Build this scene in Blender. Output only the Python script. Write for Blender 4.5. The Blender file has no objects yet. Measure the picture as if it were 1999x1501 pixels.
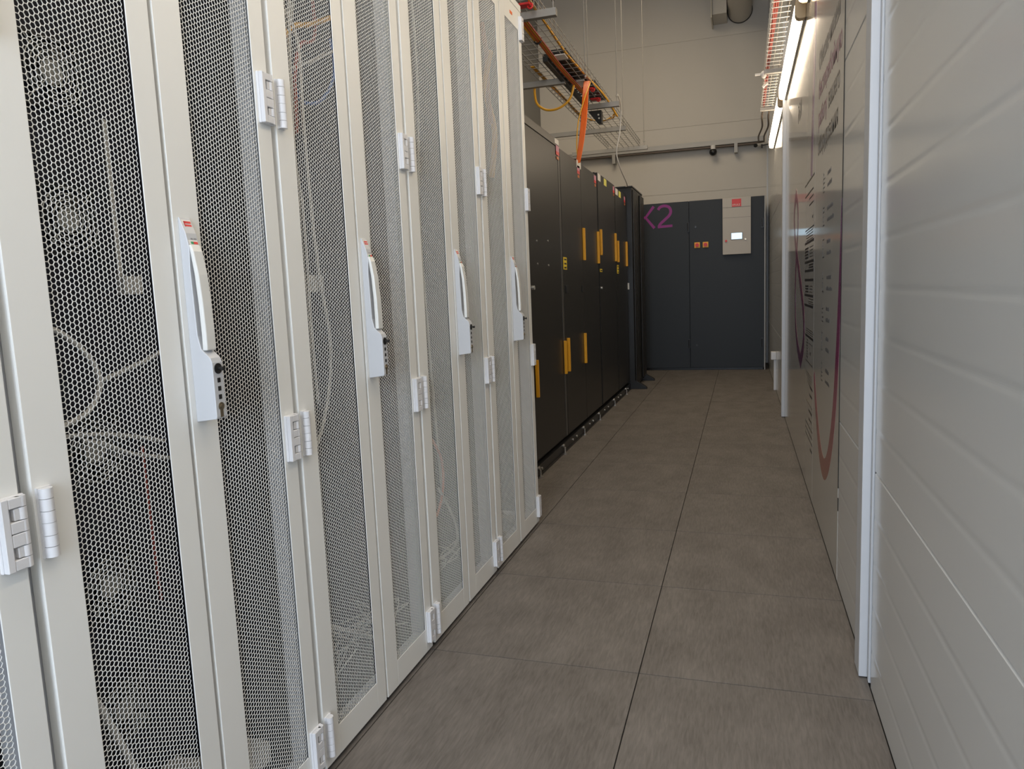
import bpy, bmesh, math, random
import numpy as np
from mathutils import Vector, Matrix
random.seed(7)
sc = bpy.context.scene
col = sc.collection
PI = math.pi

# ------------------------------------------------------------------ camera
YAW, PITCH, ROLL, CZ, FPX = 0.308333, -0.125734, -0.0416, 1.0405, 1423.26
cy_, sy_, cp_, sp_ = math.cos(YAW), math.sin(YAW), math.cos(PITCH), math.sin(PITCH)
fw = Vector((-sy_ * cp_, cy_ * cp_, sp_)); rt = Vector((cy_, sy_, 0)); up = rt.cross(fw)
cr, sr = math.cos(ROLL), math.sin(ROLL)
r2 = cr * rt + sr * up; u2 = -sr * rt + cr * up
cam = bpy.data.cameras.new('camera'); cam.sensor_width = 36; cam.lens = FPX / 1999 * 36; cam.clip_start = 0.02
co = bpy.data.objects.new('camera', cam); col.objects.link(co)
co.matrix_world = Matrix(((r2.x, u2.x, -fw.x, 0), (r2.y, u2.y, -fw.y, 0), (r2.z, u2.z, -fw.z, CZ), (0, 0, 0, 1)))
sc.camera = co

# ------------------------------------------------------------------ light and exposure
w = bpy.data.worlds.new('world'); sc.world = w; w.use_nodes = True
w.node_tree.nodes['Background'].inputs[0].default_value = (0.75, 0.8, 0.9, 1)
w.node_tree.nodes['Background'].inputs[1].default_value = 0.02
def area(name, loc, rot, sx, sy, e, c):
    l = bpy.data.lights.new(name, 'AREA'); l.shape = 'RECTANGLE'; l.size = sx; l.size_y = sy; l.energy = e; l.color = c
    o = bpy.data.objects.new(name, l); col.objects.link(o); o.location = loc; o.rotation_euler = rot; return o
# cool daylight from behind the camera, area light standing in for an unseen opening
area('daylight', (-0.35, -2.3, 1.7), (PI / 2, 0, 0), 1.4, 2.6, 108, (0.72, 0.84, 1.0))
# overhead fill lights added out of view, the far one brightens the end wall
area('overhead_fill', (-0.3, 0.4, 4.7), (0, 0, 0), 1.2, 2.4, 40, (1.0, 0.92, 0.80))
area('overhead_fill', (-1.2, 6.6, 4.7), (0, 0, 0), 1.8, 2.6, 57, (1.0, 0.84, 0.62))
TUBE = 10.5
TUBE_COL = (1.0, 0.82, 0.60, 1)
sc.view_settings.view_transform = 'Standard'; sc.view_settings.look = 'None'
sc.view_settings.gamma = 1; sc.view_settings.use_curve_mapping = False
sc.view_settings.exposure = 0.13

# ------------------------------------------------------------------ materials
MATS = {}
def mat(name, c, rough=0.5, metal=0.0, spec=0.5, coat=0.0, emit=0.0, noise=None, bump=None, coatr=0.05):
    if name in MATS: return MATS[name]
    m = bpy.data.materials.new(name); m.use_nodes = True; nt = m.node_tree; b = nt.nodes['Principled BSDF']
    b.inputs['Base Color'].default_value = (*c, 1); b.inputs['Roughness'].default_value = rough
    b.inputs['Metallic'].default_value = metal; b.inputs['Specular IOR Level'].default_value = spec
    b.inputs['Coat Weight'].default_value = coat; b.inputs['Coat Roughness'].default_value = coatr
    if emit:
        b.inputs['Emission Color'].default_value = TUBE_COL if name == 'tube' else (*c, 1)
        b.inputs['Emission Strength'].default_value = emit
    if noise or bump:
        tc = nt.nodes.new('ShaderNodeTexCoord')
    if noise:   # (scale xyz, amount)
        mp = nt.nodes.new('ShaderNodeMapping'); mp.inputs['Scale'].default_value = noise[0]
        nt.links.new(tc.outputs['Object'], mp.inputs[0])
        n = nt.nodes.new('ShaderNodeTexNoise'); n.inputs['Scale'].default_value = 1; n.inputs['Detail'].default_value = 5
        nt.links.new(mp.outputs[0], n.inputs['Vector'])
        mx = nt.nodes.new('ShaderNodeMix'); mx.data_type = 'RGBA'
        a = noise[1]
        mx.inputs[6].default_value = (*[v * (1 - a) for v in c], 1); mx.inputs[7].default_value = (*[min(1, v * (1 + a)) for v in c], 1)
        rp = nt.nodes.new('ShaderNodeMapRange'); rp.inputs[1].default_value = 0.3; rp.inputs[2].default_value = 0.7
        nt.links.new(n.outputs['Fac'], rp.inputs[0]); nt.links.new(rp.outputs[0], mx.inputs[0])
        nt.links.new(mx.outputs[2], b.inputs['Base Color'])
    if bump:    # (scale, strength, distance)
        n2 = nt.nodes.new('ShaderNodeTexNoise'); n2.inputs['Scale'].default_value = bump[0]; n2.inputs['Detail'].default_value = 2
        nt.links.new(tc.outputs['Object'], n2.inputs['Vector'])
        bp = nt.nodes.new('ShaderNodeBump'); bp.inputs['Strength'].default_value = bump[1]; bp.inputs['Distance'].default_value = bump[2]
        nt.links.new(n2.outputs['Fac'], bp.inputs['Height']); nt.links.new(bp.outputs[0], b.inputs['Normal'])
    MATS[name] = m; return m
M_WHITE = mat('rack_white', (0.86, 0.86, 0.83), 0.38, bump=(900, 0.10, 0.0005))
M_MESH = mat('mesh_white', (0.80, 0.80, 0.77), 0.45)
M_FRAMEIN = mat('rack_inner_white', (0.74, 0.76, 0.80), 0.45)
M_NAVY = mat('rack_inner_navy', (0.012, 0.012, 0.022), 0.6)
M_DARK = mat('rack_inner_dark', (0.03, 0.03, 0.033), 0.5)
M_PLAST = mat('handle_plastic', (0.55, 0.56, 0.58), 0.30)
M_GRIP = mat('grip_plastic', (0.74, 0.74, 0.71), 0.28)
M_HINGE = mat('hinge_white', (0.74, 0.74, 0.76), 0.35)
M_BLACK = mat('black_plastic', (0.012, 0.012, 0.012), 0.35)
M_CHROME = mat('chrome', (0.85, 0.85, 0.82), 0.3, 0.7)
M_STEEL = mat('zinc_steel', (0.55, 0.53, 0.50), 0.35, 0.9)
M_GALV = mat('galvanised', (0.36, 0.345, 0.32), 0.5, 0.5)
M_BRASS = mat('old_brass', (0.30, 0.25, 0.18), 0.3, 0.9)
M_CAB = mat('black_cabinet', (0.016, 0.015, 0.014), 0.36, spec=0.4, bump=(1500, 0.06, 0.0004))
M_CABF = mat('cabinet_frame_sheen', (0.075, 0.07, 0.065), 0.38)  # reflection on the door frame put into a lighter base colour
M_COOL = mat('anthracite', (0.026, 0.031, 0.038), 0.5, spec=0.35)
M_YEL = mat('yellow_orange', (0.85, 0.40, 0.015), 0.4)
M_YELL = mat('label_yellow', (0.85, 0.62, 0.03), 0.5)
M_PALEY = mat('label_pale_yellow', (0.80, 0.75, 0.15), 0.5)
M_LABW = mat('label_white', (0.75, 0.73, 0.70), 0.5)
M_PINK = mat('label_pink', (0.60, 0.25, 0.35), 0.5)
M_RED = mat('red', (0.70, 0.03, 0.03), 0.4)
M_REDC = mat('red_cable', (0.40, 0.07, 0.05), 0.45)
M_ORA = mat('orange_fibre', (0.90, 0.16, 0.01), 0.45)
M_ORD = mat('copper_orange_fibre', (0.50, 0.14, 0.03), 0.45)
M_FIB = mat('yellow_fibre', (0.85, 0.42, 0.02), 0.45)
M_WCAB = mat('white_cable', (0.62, 0.60, 0.56), 0.5)
M_BLUE = mat('blue_cable', (0.06, 0.16, 0.5), 0.5)
M_PURP = mat('purple', (0.26, 0.025, 0.22), 0.5)
M_TXT = mat('print_black', (0.035, 0.03, 0.03), 0.35)
M_TXTG = mat('print_grey', (0.08, 0.07, 0.06), 0.35)
M_TXTP = mat('print_purple', (0.17, 0.035, 0.09), 0.35)
M_WALLG = mat('glossy_panel', (0.72, 0.72, 0.70), 0.15, spec=0.6)
M_FILM = mat('poster_film', (0.58, 0.56, 0.52), 0.11, spec=0.6)
M_WALL = mat('matt_wall', (0.64, 0.60, 0.54), 0.7, noise=((0.5, 0.5, 0.5), 0.03))
M_WALLD = mat('matt_wall_shaded', (0.24, 0.235, 0.225), 0.7)  # shade on the left wall put into a darker wall colour
M_TRIM = mat('trim_white', (0.62, 0.63, 0.65), 0.4)
M_CEIL = mat('ceiling_paint', (0.5, 0.48, 0.45), 0.8)
M_JOINT = mat('joint_dark', (0.02, 0.018, 0.016), 0.8)
M_TUBE = mat('tube', (1, 1, 1), 0.4, emit=TUBE)
M_CAP = mat('lamp_cap', (0.62, 0.45, 0.26), 0.4)
M_DUCT = mat('duct_paint', (0.52, 0.49, 0.44), 0.5)
M_SCREEN = mat('screen', (0.55, 0.80, 1.0), 0.3, emit=1.1)

def floor_mat():
    m = bpy.data.materials.new('floor_vinyl'); m.use_nodes = True; nt = m.node_tree; b = nt.nodes['Principled BSDF']
    tc = nt.nodes.new('ShaderNodeTexCoord'); oi = nt.nodes.new('ShaderNodeObjectInfo')
    add = nt.nodes.new('ShaderNodeVectorMath'); add.operation = 'ADD'
    nt.links.new(tc.outputs['Object'], add.inputs[0])
    sc_ = nt.nodes.new('ShaderNodeMath'); sc_.operation = 'MULTIPLY'; sc_.inputs[1].default_value = 37
    nt.links.new(oi.outputs['Random'], sc_.inputs[0]); nt.links.new(sc_.outputs[0], add.inputs[1])
    mp = nt.nodes.new('ShaderNodeMapping'); mp.inputs['Scale'].default_value = (170, 20, 1)
    nt.links.new(add.outputs[0], mp.inputs[0])
    n = nt.nodes.new('ShaderNodeTexNoise'); n.inputs['Scale'].default_value = 1; n.inputs['Detail'].default_value = 6; n.inputs['Distortion'].default_value = 0.6
    nt.links.new(mp.outputs[0], n.inputs['Vector'])
    mp2 = nt.nodes.new('ShaderNodeMapping'); mp2.inputs['Scale'].default_value = (9, 5, 1)
    nt.links.new(add.outputs[0], mp2.inputs[0])
    n2 = nt.nodes.new('ShaderNodeTexNoise'); n2.inputs['Scale'].default_value = 1; n2.inputs['Detail'].default_value = 3
    nt.links.new(mp2.outputs[0], n2.inputs['Vector'])
    av = nt.nodes.new('ShaderNodeMath'); av.operation = 'MULTIPLY_ADD'; av.inputs[1].default_value = 0.45
    nt.links.new(n2.outputs['Fac'], av.inputs[0]); 
    h = nt.nodes.new('ShaderNodeMath'); h.operation = 'MULTIPLY'; h.inputs[1].default_value = 0.55
    nt.links.new(n.outputs['Fac'], h.inputs[0]); nt.links.new(h.outputs[0], av.inputs[2])
    cr_ = nt.nodes.new('ShaderNodeValToRGB'); e = cr_.color_ramp.elements
    e[0].position = 0.34; e[0].color = (0.120, 0.106, 0.094, 1); e[1].position = 0.66; e[1].color = (0.205, 0.183, 0.164, 1)
    mid = cr_.color_ramp.elements.new(0.5); mid.color = (0.162, 0.145, 0.130, 1)
    nt.links.new(av.outputs[0], cr_.inputs[0]); nt.links.new(cr_.outputs[0], b.inputs['Base Color'])
    b.inputs['Roughness'].default_value = 0.55; b.inputs['Specular IOR Level'].default_value = 0.35
    return m
M_FLOOR = floor_mat()

def gradient_mat(name, z0, c0, z1, c1, zm=None, cm=None, rough=0.2):
    """ink printed with a colour change along its height"""
    m = bpy.data.materials.new(name); m.use_nodes = True; nt = m.node_tree; b = nt.nodes['Principled BSDF']
    g = nt.nodes.new('ShaderNodeNewGeometry'); s = nt.nodes.new('ShaderNodeSeparateXYZ'); nt.links.new(g.outputs['Position'], s.inputs[0])
    r = nt.nodes.new('ShaderNodeMapRange'); r.inputs[1].default_value = z0; r.inputs[2].default_value = z1; nt.links.new(s.outputs[2], r.inputs[0])
    c = nt.nodes.new('ShaderNodeValToRGB'); c.color_ramp.elements[0].color = (*c0, 1); c.color_ramp.elements[1].color = (*c1, 1)
    if zm is not None:
        e = c.color_ramp.elements.new((zm - z0) / (z1 - z0)); e.color = (*cm, 1)
    nt.links.new(r.outputs[0], c.inputs[0]); nt.links.new(c.outputs[0], b.inputs['Base Color']); b.inputs['Roughness'].default_value = rough
    return m
M_RIBBON = gradient_mat('ribbon_ink', 0.25, (0.34, 0.085, 0.05), 1.35, (0.20, 0.05, 0.20), 0.62, (0.30, 0.035, 0.11))
M_LOOP = gradient_mat('loop_ink', 0.58, (0.12, 0.01, 0.08), 1.56, (0.28, 0.035, 0.10))

# ------------------------------------------------------------------ builders
ORG = {}
def setp(o, label=None, cat=None, group=None, kind=None):
    if label: o['label'] = label
    if cat: o['category'] = cat
    if group: o['group'] = group
    if kind: o['kind'] = kind
    return o
def thing(name, loc, label=None, cat=None, group=None, kind=None):
    o = bpy.data.objects.new(name, None); col.objects.link(o); o.location = loc; o.empty_display_size = 0.05
    ORG[o.name] = Vector(loc)
    return setp(o, label, cat, group, kind)
class MB:
    def __init__(s): s.v = []; s.f = []; s.m = []; s.mi = 0; s.sm = []
    def add(s, vs, fs, smooth=False):
        k = len(s.v); s.v += [tuple(x) for x in vs]; s.f += [tuple(i + k for i in f) for f in fs]
        s.m += [s.mi] * len(fs); s.sm += [smooth] * len(fs); return s
    def box(s, a, b):
        (x0, y0, z0), (x1, y1, z1) = a, b
        x0, x1 = min(x0, x1), max(x0, x1); y0, y1 = min(y0, y1), max(y0, y1); z0, z1 = min(z0, z1), max(z0, z1)
        return s.add([(x0,y0,z0),(x1,y0,z0),(x1,y1,z0),(x0,y1,z0),(x0,y0,z1),(x1,y0,z1),(x1,y1,z1),(x0,y1,z1)],
                     [(0,3,2,1),(4,5,6,7),(0,1,5,4),(1,2,6,5),(2,3,7,6),(3,0,4,7)])
    def cyl(s, p, q, r, n=12, r2=None, smooth=True):
        p = Vector(p); q = Vector(q); d = (q - p).normalized(); a = d.orthogonal().normalized(); b = d.cross(a)
        r2 = r if r2 is None else r2; vs = []
        for i in range(n):
            t = 2 * PI * i / n; e = a * math.cos(t) + b * math.sin(t); vs += [p + e * r, q + e * r2]
        k = len(s.v)
        s.add(vs, [(2*i, 2*((i+1) % n), 2*((i+1) % n)+1, 2*i+1) for i in range(n)], smooth)
        s.add([], [])
        s.add([vs[2*i] for i in range(n)], [tuple(reversed(range(n)))]); s.add([vs[2*i+1] for i in range(n)], [tuple(range(n))])
        return s
    def tube(s, pts, r, n=8):
        pts = [Vector(p) for p in pts]; k = len(s.v); prev = None; vs = []
        for i, p in enumerate(pts):
            d = (pts[min(i+1, len(pts)-1)] - pts[max(i-1, 0)]).normalized()
            if prev is None: a = d.orthogonal().normalized()
            else:
                a = prev - d * prev.dot(d); a = a.normalized() if a.length > 1e-6 else d.orthogonal().normalized()
            prev = a; b = d.cross(a)
            vs += [p + (a * math.cos(2*PI*j/n) + b * math.sin(2*PI*j/n)) * r for j in range(n)]
        fs = []
        for i in range(len(pts) - 1):
            for j in range(n):
                j2 = (j + 1) % n; fs.append((i*n+j, i*n+j2, (i+1)*n+j2, (i+1)*n+j))
        fs.append(tuple(reversed(range(n)))); fs.append(tuple(range((len(pts)-1)*n, len(pts)*n)))
        return s.add(vs, fs, True)
    def prism(s, poly, axis, a, b):
        """poly of 2-D points in the other two axes, extruded from a to b along axis"""
        def P(u, v, w): return (w, u, v) if axis == 0 else ((u, w, v) if axis == 1 else (u, v, w))
        n = len(poly); vs = [P(u, v, a) for u, v in poly] + [P(u, v, b) for u, v in poly]
        return s.add(vs, [tuple(range(n)), tuple(reversed(range(n, 2*n)))] + [(i, (i+1) % n + 0, (i+1) % n + n, i + n)[::-1] for i in range(n)])
    def sphere(s, c, r, nu=14, nv=8, z=1.0):
        vs = []; fs = []
        for j in range(nv + 1):
            t = PI * j / nv
            for i in range(nu):
                a = 2*PI*i/nu; vs.append((c[0]+r*math.sin(t)*math.cos(a), c[1]+r*math.sin(t)*math.sin(a), c[2]+r*z*math.cos(t)))
        for j in range(nv):
            for i in range(nu): fs.append((j*nu+i, (j+1)*nu+i, (j+1)*nu+(i+1) % nu, j*nu+(i+1) % nu))
        return s.add(vs, fs, True)
    def torus(s, c, R, r, axis=0, n=24, k=6):
        vs = []; fs = []
        for i in range(n):
            a = 2*PI*i/n
            for j in range(k):
                b = 2*PI*j/k; rr = R + r*math.cos(b); h = r*math.sin(b)
                u, v = rr*math.cos(a), rr*math.sin(a)
                o = (h, u, v) if axis == 0 else ((u, h, v) if axis == 1 else (u, v, h))
                vs.append((c[0]+o[0], c[1]+o[1], c[2]+o[2]))
        for i in range(n):
            for j in range(k): fs.append((i*k+j, ((i+1) % n)*k+j, ((i+1) % n)*k+(j+1) % k, i*k+(j+1) % k))
        return s.add(vs, fs, True)
    def build(s, name, m, parent=None, bev=0, seg=2, label=None, cat=None, group=None, kind=None, origin=None, fixn=True):
        org = Vector((0, 0, 0))
        if parent is not None:
            p = parent; org = ORG[p.name]
        elif origin is not None: org = Vector(origin)
        elif s.v:
            a = np.array([tuple(v) for v in s.v]); org = Vector(((a[:,0].min()+a[:,0].max())/2, (a[:,1].min()+a[:,1].max())/2, a[:,2].min()))
        me = bpy.data.meshes.new(name)
        me.from_pydata([(v[0]-org.x, v[1]-org.y, v[2]-org.z) for v in s.v], [], s.f)
        ms = m if isinstance(m, (list, tuple)) else [m]
        for x in ms: me.materials.append(x)
        me.polygons.foreach_set('material_index', [min(i, len(ms)-1) for i in s.m]); me.polygons.foreach_set('use_smooth', s.sm)
        if fixn:
            bm = bmesh.new(); bm.from_mesh(me); bmesh.ops.recalc_face_normals(bm, faces=bm.faces); bm.to_mesh(me); bm.free()
        me.update()
        o = bpy.data.objects.new(name, me); col.objects.link(o)
        if parent is not None: o.parent = parent; ORG[o.name] = org
        else: o.location = org; ORG[o.name] = org
        if bev:
            b = o.modifiers.new('bevel', 'BEVEL'); b.width = bev; b.segments = seg; b.limit_method = 'ANGLE'; b.angle_limit = 0.9
        return setp(o, label, cat, group, kind)
def children(o): return [c for c in bpy.data.objects if c.parent == o]
def smooth(pts, n=8):
    P = [Vector(p) for p in pts]; out = []
    for i in range(len(P) - 1):
        p0, p1, p2, p3 = P[max(i-1, 0)], P[i], P[i+1], P[min(i+2, len(P)-1)]
        for k in range(n):
            t = k / n
            out.append(0.5*((2*p1) + (p2-p0)*t + (2*p0-5*p1+4*p2-p3)*t*t + (3*p1-p0-3*p2+p3)*t**3))
    out.append(P[-1]); return out
def bx(a, b, name, m, parent=None, **k): return MB().box(a, b).build(name, m, parent, **k)

XR = -0.874        # front of the white racks
XW = 0.311         # face of the right wall
YE = 9.93          # end wall
H = 4.9

# ------------------------------------------------------------------ room shell
floor = bx((-2.6, -2.6, -0.12), (0.8, YE + 0.1, -0.006), 'floor', M_JOINT, kind='structure', origin=(0, 0, -0.12))
tile_mesh = {}
g = 0.0016
for cx0, cx1 in ((-0.869, -0.269), (-0.269, XW), (-1.469, -0.869), (-2.069, -1.469), (-2.6, -2.069)):
    for k in range(-7, 14):
        y0 = 1.872 + 0.6 * k
        y1 = min(y0 + 0.6, YE)
        key = (cx0, round(y1 - y0, 3))
        if key not in tile_mesh:
            hw, hl = (cx1 - cx0) / 2 - g, (y1 - y0) / 2 - g
            tile_mesh[key] = MB().box((-hw, -hl, -0.03), (hw, hl, 0)).build('floor_tile', M_FLOOR, None, origin=(0, 0, 0))
            o = tile_mesh[key]
        else:
            o = tile_mesh[key].copy(); col.objects.link(o)
        o.parent = floor; o.location = ((cx0 + cx1) / 2, (y0 + y1) / 2, 0.12)
bx((-2.6, -2.6, H), (0.8, YE + 0.1, H + 0.1), 'ceiling', M_CEIL, kind='structure')
# end wall of sandwich panels, recessed joints
we = bx((-2.62, YE + 0.006, 0), (0.8, YE + 0.14, H), 'wall_end', M_WALL, kind='structure')
zs = [0, 1.14, 2.22, 3.05, 4.09, H]
for a, b in zip(zs[:-1], zs[1:]):
    bx((-2.6, YE, a + 0.003), (XW, YE + 0.012, b - 0.003), 'panel', M_WALL, we, bev=0.002)
bx((-2.72, -2.6, 0), (-2.6, YE, H), 'wall_left', M_WALLD, kind='structure')
bx((-2.72, -2.72, 0), (0.8, -2.6, H), 'wall_back', M_WALL, kind='structure')
# right wall: smooth glossy panels with shallow pressed ribs
wr = bx((XW + 0.02, -2.6, 0), (0.8, YE, H), 'wall_right', M_WALL, kind='structure')
def rib_panel(y0, y1, z0, z1, ribs, name='panel'):
    prof = [(XW + 0.03, z0)]
    pts = [(XW + 0.003, z0), (XW, z0 + 0.003)]
    for r in ribs:
        if z0 + 0.03 < r < z1 - 0.03:
            pts += [(XW + 0.0005 * (0.5 - 0.5 * math.cos(2 * PI * q / 8)), r - 0.013 + 0.026 * q / 8) for q in range(9)]
    pts += [(XW, z1 - 0.003), (XW + 0.003, z1), (XW + 0.03, z1)]
    return MB().prism(prof + pts, 1, y0, y1).build(name, M_WALLG, wr)
ribs_near = [0.10, 0.217, 0.334, 0.451, 0.667, 0.784, 0.90, 1.013, 1.129, 1.25, 1.37, 1.49, 1.61]
zj = [0.0, 0.565, 1.72, 2.87, 4.02, H]
for a, b in zip(zj[:-1], zj[1:]):
    rr = ribs_near if b < 2 else [a + 0.117 * k for k in range(1, 10)]
    rib_panel(-2.6, 1.928, a + 0.0008, b - 0.0008, rr)
    rib_panel(2.0, YE, a + 0.0008, b - 0.0008, rr)
bx((XW + 0.004, 1.928, 0), (XW + 0.02, 2.0, H), 'backing_strip', M_JOINT, wr)
# white upright trims standing proud of the wall
t = thing('trim_1', (XW, 1.98, 0), kind='structure')
MB().box((0.290, 1.980, 0.004), (XW, 2.055, 3.3)).build('post', M_TRIM, t, bev=0.0015)
MB().box((0.3085, 1.950, 0.004), (XW + 0.004, 1.968, 3.3)).build('edge_strip', M_TRIM, t, bev=0.001)
t = thing('trim_2', (XW, 5.95, 0), kind='structure')
MB().box((0.287, 5.90, 0.004), (XW, 5.98, 2.9)).build('post', M_TRIM, t, bev=0.0015)
t = thing('trim_3', (XW, YE, 0), kind='structure')
MB().box((0.296, YE - 0.03, 0.004), (XW, YE, 3.6)).build('corner_bead', M_TRIM, t, bev=0.001)

# ------------------------------------------------------------------ white racks
Y1 = 0.677
def hexpanel_arrays():
    """real perforated sheet: one ring of metal round each hexagonal hole, 1.2 mm thick"""
    W_, z0, z1 = 0.182, 0.081, 2.107
    p = 0.0082; cw = p * math.sqrt(3) / 2; R = p / math.sqrt(3); rr = R * 0.885; th = 0.0010
    cols = int(W_ / cw); rows = int((z1 - z0) / p)
    cs = []
    for i in range(cols):
        for j in range(rows):
            cs.append(((i + 0.5) * cw, z0 + (j + 0.5 + (0.5 if i % 2 else 0)) * p))
    cs = np.array(cs); n = len(cs)
    a = np.arange(6) * PI / 3
    out = np.stack([np.cos(a) * R, np.sin(a) * R], 1); inn = out * (rr / R)
    V = np.zeros((n, 18, 3))
    V[:, 0:6, 1:] = cs[:, None, :] + out; V[:, 6:12, 1:] = cs[:, None, :] + inn; V[:, 12:18, 1:] = cs[:, None, :] + inn
    V[:, 12:18, 0] = -th
    F = []
    for k in range(6):
        k2 = (k + 1) % 6
        F.append((k, k2, 6 + k2, 6 + k)); F.append((6 + k, 6 + k2, 12 + k2, 12 + k))
    F = np.array(F)
    F = (F[None] + (np.arange(n) * 18)[:, None, None]).reshape(-1, 4)
    return V.reshape(-1, 3), F, cols * cw
HV, HF, HW = hexpanel_arrays()
def hex_mesh():
    me = bpy.data.meshes.new('mesh_panel'); me.vertices.add(len(HV)); me.vertices.foreach_set('co', HV.astype(np.float32).ravel())
    me.loops.add(HF.size); me.loops.foreach_set('vertex_index', HF.ravel().astype(np.int32))
    me.polygons.add(len(HF)); me.polygons.foreach_set('loop_start', np.arange(0, HF.size, 4, dtype=np.int32))
    me.materials.append(M_MESH); me.update(calc_edges=True); return me
HEX = hex_mesh()
HZ = (0.087, 0.767, 1.427, 2.114)

def make_rack(b, label, with_left=True):
    """a 600 mm rack with two narrow perforated leaves; every piece in world coordinates"""
    t = thing('server_rack', (XR - 0.5, b + 0.3, 0), label, 'server rack', 'row of white perforated server racks')
    def X(d): return XR - d
    f = MB()
    for y0, y1 in ((b + 0.002, b + 0.034), (b + 0.566, b + 0.598)):
        f.box((X(0.024), y0, 0.012), (X(0.056), y1, 2.20)); f.box((X(1.08), y0, 0.012), (X(1.04), y1, 2.20))
    f.box((X(0.024), b + 0.002, 2.14), (X(0.09), b + 0.598, 2.20)); f.box((X(0.024), b + 0.002, 0.012), (X(0.05), b + 0.598, 0.06))
    f.build('frame', M_FRAMEIN, t, bev=0.002, seg=1)
    bx((X(0.0), b + 0.001, 2.187), (X(1.10), b + 0.599, 2.215), 'roof_panel', M_WHITE, t, bev=0.003)
    bx((X(0.06), b + 0.0, 0.05), (X(1.08), b + 0.003, 2.18), 'side_panel', M_DARK if True else M_WHITE, t)  # side panels coloured dark to hold the shade inside the rack
    bx((X(0.06), b + 0.597, 0.05), (X(1.08), b + 0.600, 2.18), 'side_panel', M_DARK, t)
    bx((X(1.08), b + 0.003, 0.05), (X(1.10), b + 0.597, 2.18), 'rear_panel', M_DARK, t)
    bx((X(0.02), b + 0.001, 0.0), (X(1.08), b + 0.599, 0.012), 'plinth', M_BLACK, t)
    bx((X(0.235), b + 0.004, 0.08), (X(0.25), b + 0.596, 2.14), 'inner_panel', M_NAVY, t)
    for k, (y0, y1, o0) in enumerate(((b + 0.009, b + 0.2955, b + 0.068), (b + 0.3045, b + 0.591, b + 0.366))):
        if k == 0 and not with_left: pass
        o1 = o0 + HW + 0.0045
        d = MB(); c0, c1 = X(0), X(0.020)
        cf = X(0.002)
        d.box((c0, y0, 0.014), (cf, o0, 2.184)); d.box((c0, o1, 0.014), (cf, y1, 2.184))
        d.box((c0, o0, 0.014), (cf, o1, 0.084)); d.box((c0, o0, 2.104), (cf, o1, 2.184))
        d.box((cf, y0, 0.014), (c1, y0 + 0.002, 2.184)); d.box((cf, y1 - 0.002, 0.014), (c1, y1, 2.184))
        dm = d.build('door', M_WHITE, t, bev=0.0018)
        ho = bpy.data.objects.new('mesh_panel', HEX); col.objects.link(ho); ho.parent = dm
        ho.location = Vector((X(0.0025), o0 + 0.0005, 0)) - ORG[t.name]
    # hinges: wide leaf on the right-hand side of the rack, knuckle column on the left
    for z in HZ:
        z0, z1 = z - 0.047, z + 0.047
        L_ = z1 - z0; h = MB(); h.box((X(0), b + 0.555, z0), (X(-0.005), b + 0.594, z1))
        h.box((X(-0.005), b + 0.556, z0 + .0005), (X(-0.0135), b + 0.566, z1 - .0005))
        for a_, b_ in ((0.01, .155), (.325, .50), (.51, .665), (.85, .99)):
            h.box((X(-0.005), b + 0.5662, z0 + L_*a_), (X(-0.0132), b + 0.584, z0 + L_*b_))
        for a_, b_ in ((.165, .315), (.675, .84)):
            h.box((X(-0.005), b + 0.573, z0 + L_*a_), (X(-0.0115), b + 0.584, z0 + L_*b_))
        for a_, b_ in ((0.01, .155), (.165, .315), (.325, .50), (.51, .665), (.675, .84), (.85, .99)):
            h.cyl((X(-0.006), b + 0.5855, z0 + L_*a_), (X(-0.006), b + 0.5855, z0 + L_*b_), 0.0076, 14)
        h.build('hinge', M_HINGE, t, bev=0.001, seg=1)
        h = MB(); h.box((X(0), b + 0.013, z0), (X(-0.004), b + 0.034, z1))
        for a_, b_ in ((0.01, .155), (.163, .318), (.325, .50), (.505, .665), (.672, .84), (.847, .99)):
            h.cyl((X(-0.007), b + 0.022, z0 + (z1-z0)*a_), (X(-0.007), b + 0.022, z0 + (z1-z0)*b_), 0.0088, 12)
        h.build('hinge', M_HINGE, t)
    # swing handle on the right-hand leaf
    y0, y1 = b + 0.316, b + 0.341
    prof = [(XR + x, z) for x, z in ((0, .846), (.040, .851), (.041, .855), (.041, .945), (.038, .953), (.022, .968), (.017, .99), (.015, 1.10), (.017, 1.135), (.0125, 1.158), (.002, 1.184), (0, 1.184))]
    hd = MB().prism(prof, 1, y0, y1).build('handle', M_PLAST, t, bev=0.0012)
    outer = [(.033, .9655), (.0335, .99), (.0325, 1.04), (.0295, 1.09), (.0235, 1.128), (.0195, 1.139)]
    inner = [(.0150, 1.139), (.0165, 1.128), (.021, 1.09), (.0235, 1.04), (.0240, .99), (.0235, .9655)]
    MB().prism([(XR + x, z) for x, z in outer + inner], 1, y0 + 0.001, y1 - 0.001).build('grip', M_GRIP, hd, bev=0.0025, seg=3)
    ym = (y0 + y1) / 2
    k = MB().cyl((XR + .0405, ym, .935), (XR + .0425, ym, .935), 0.0088, 20); k.cyl((XR + .0425, ym, .935), (XR + .050, ym, .935), 0.0022, 8); k.cyl((XR + .049, ym, .935), (XR + .0535, ym, .935), 0.0036, 10)
    k.build('lock_knob', M_BLACK, hd)
    for z in (.9155, .9015, .8875):
        MB().box((XR + .0405, ym - 0.0035, z - 0.0038), (XR + .0416, ym + 0.0035, z + 0.0038)).box((XR + .0416, ym - 0.0012, z - 0.0022), (XR + .0419, ym + 0.0016, z + 0.0022)).build('dial', [M_BLACK], hd)
    k = MB().cyl((XR + .0405, ym, .8715), (XR + .0422, ym, .8715), 0.0068, 16); k.cyl((XR + .0422, ym, .8715), (XR + .0440, ym, .8715), 0.0035, 12)
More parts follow.
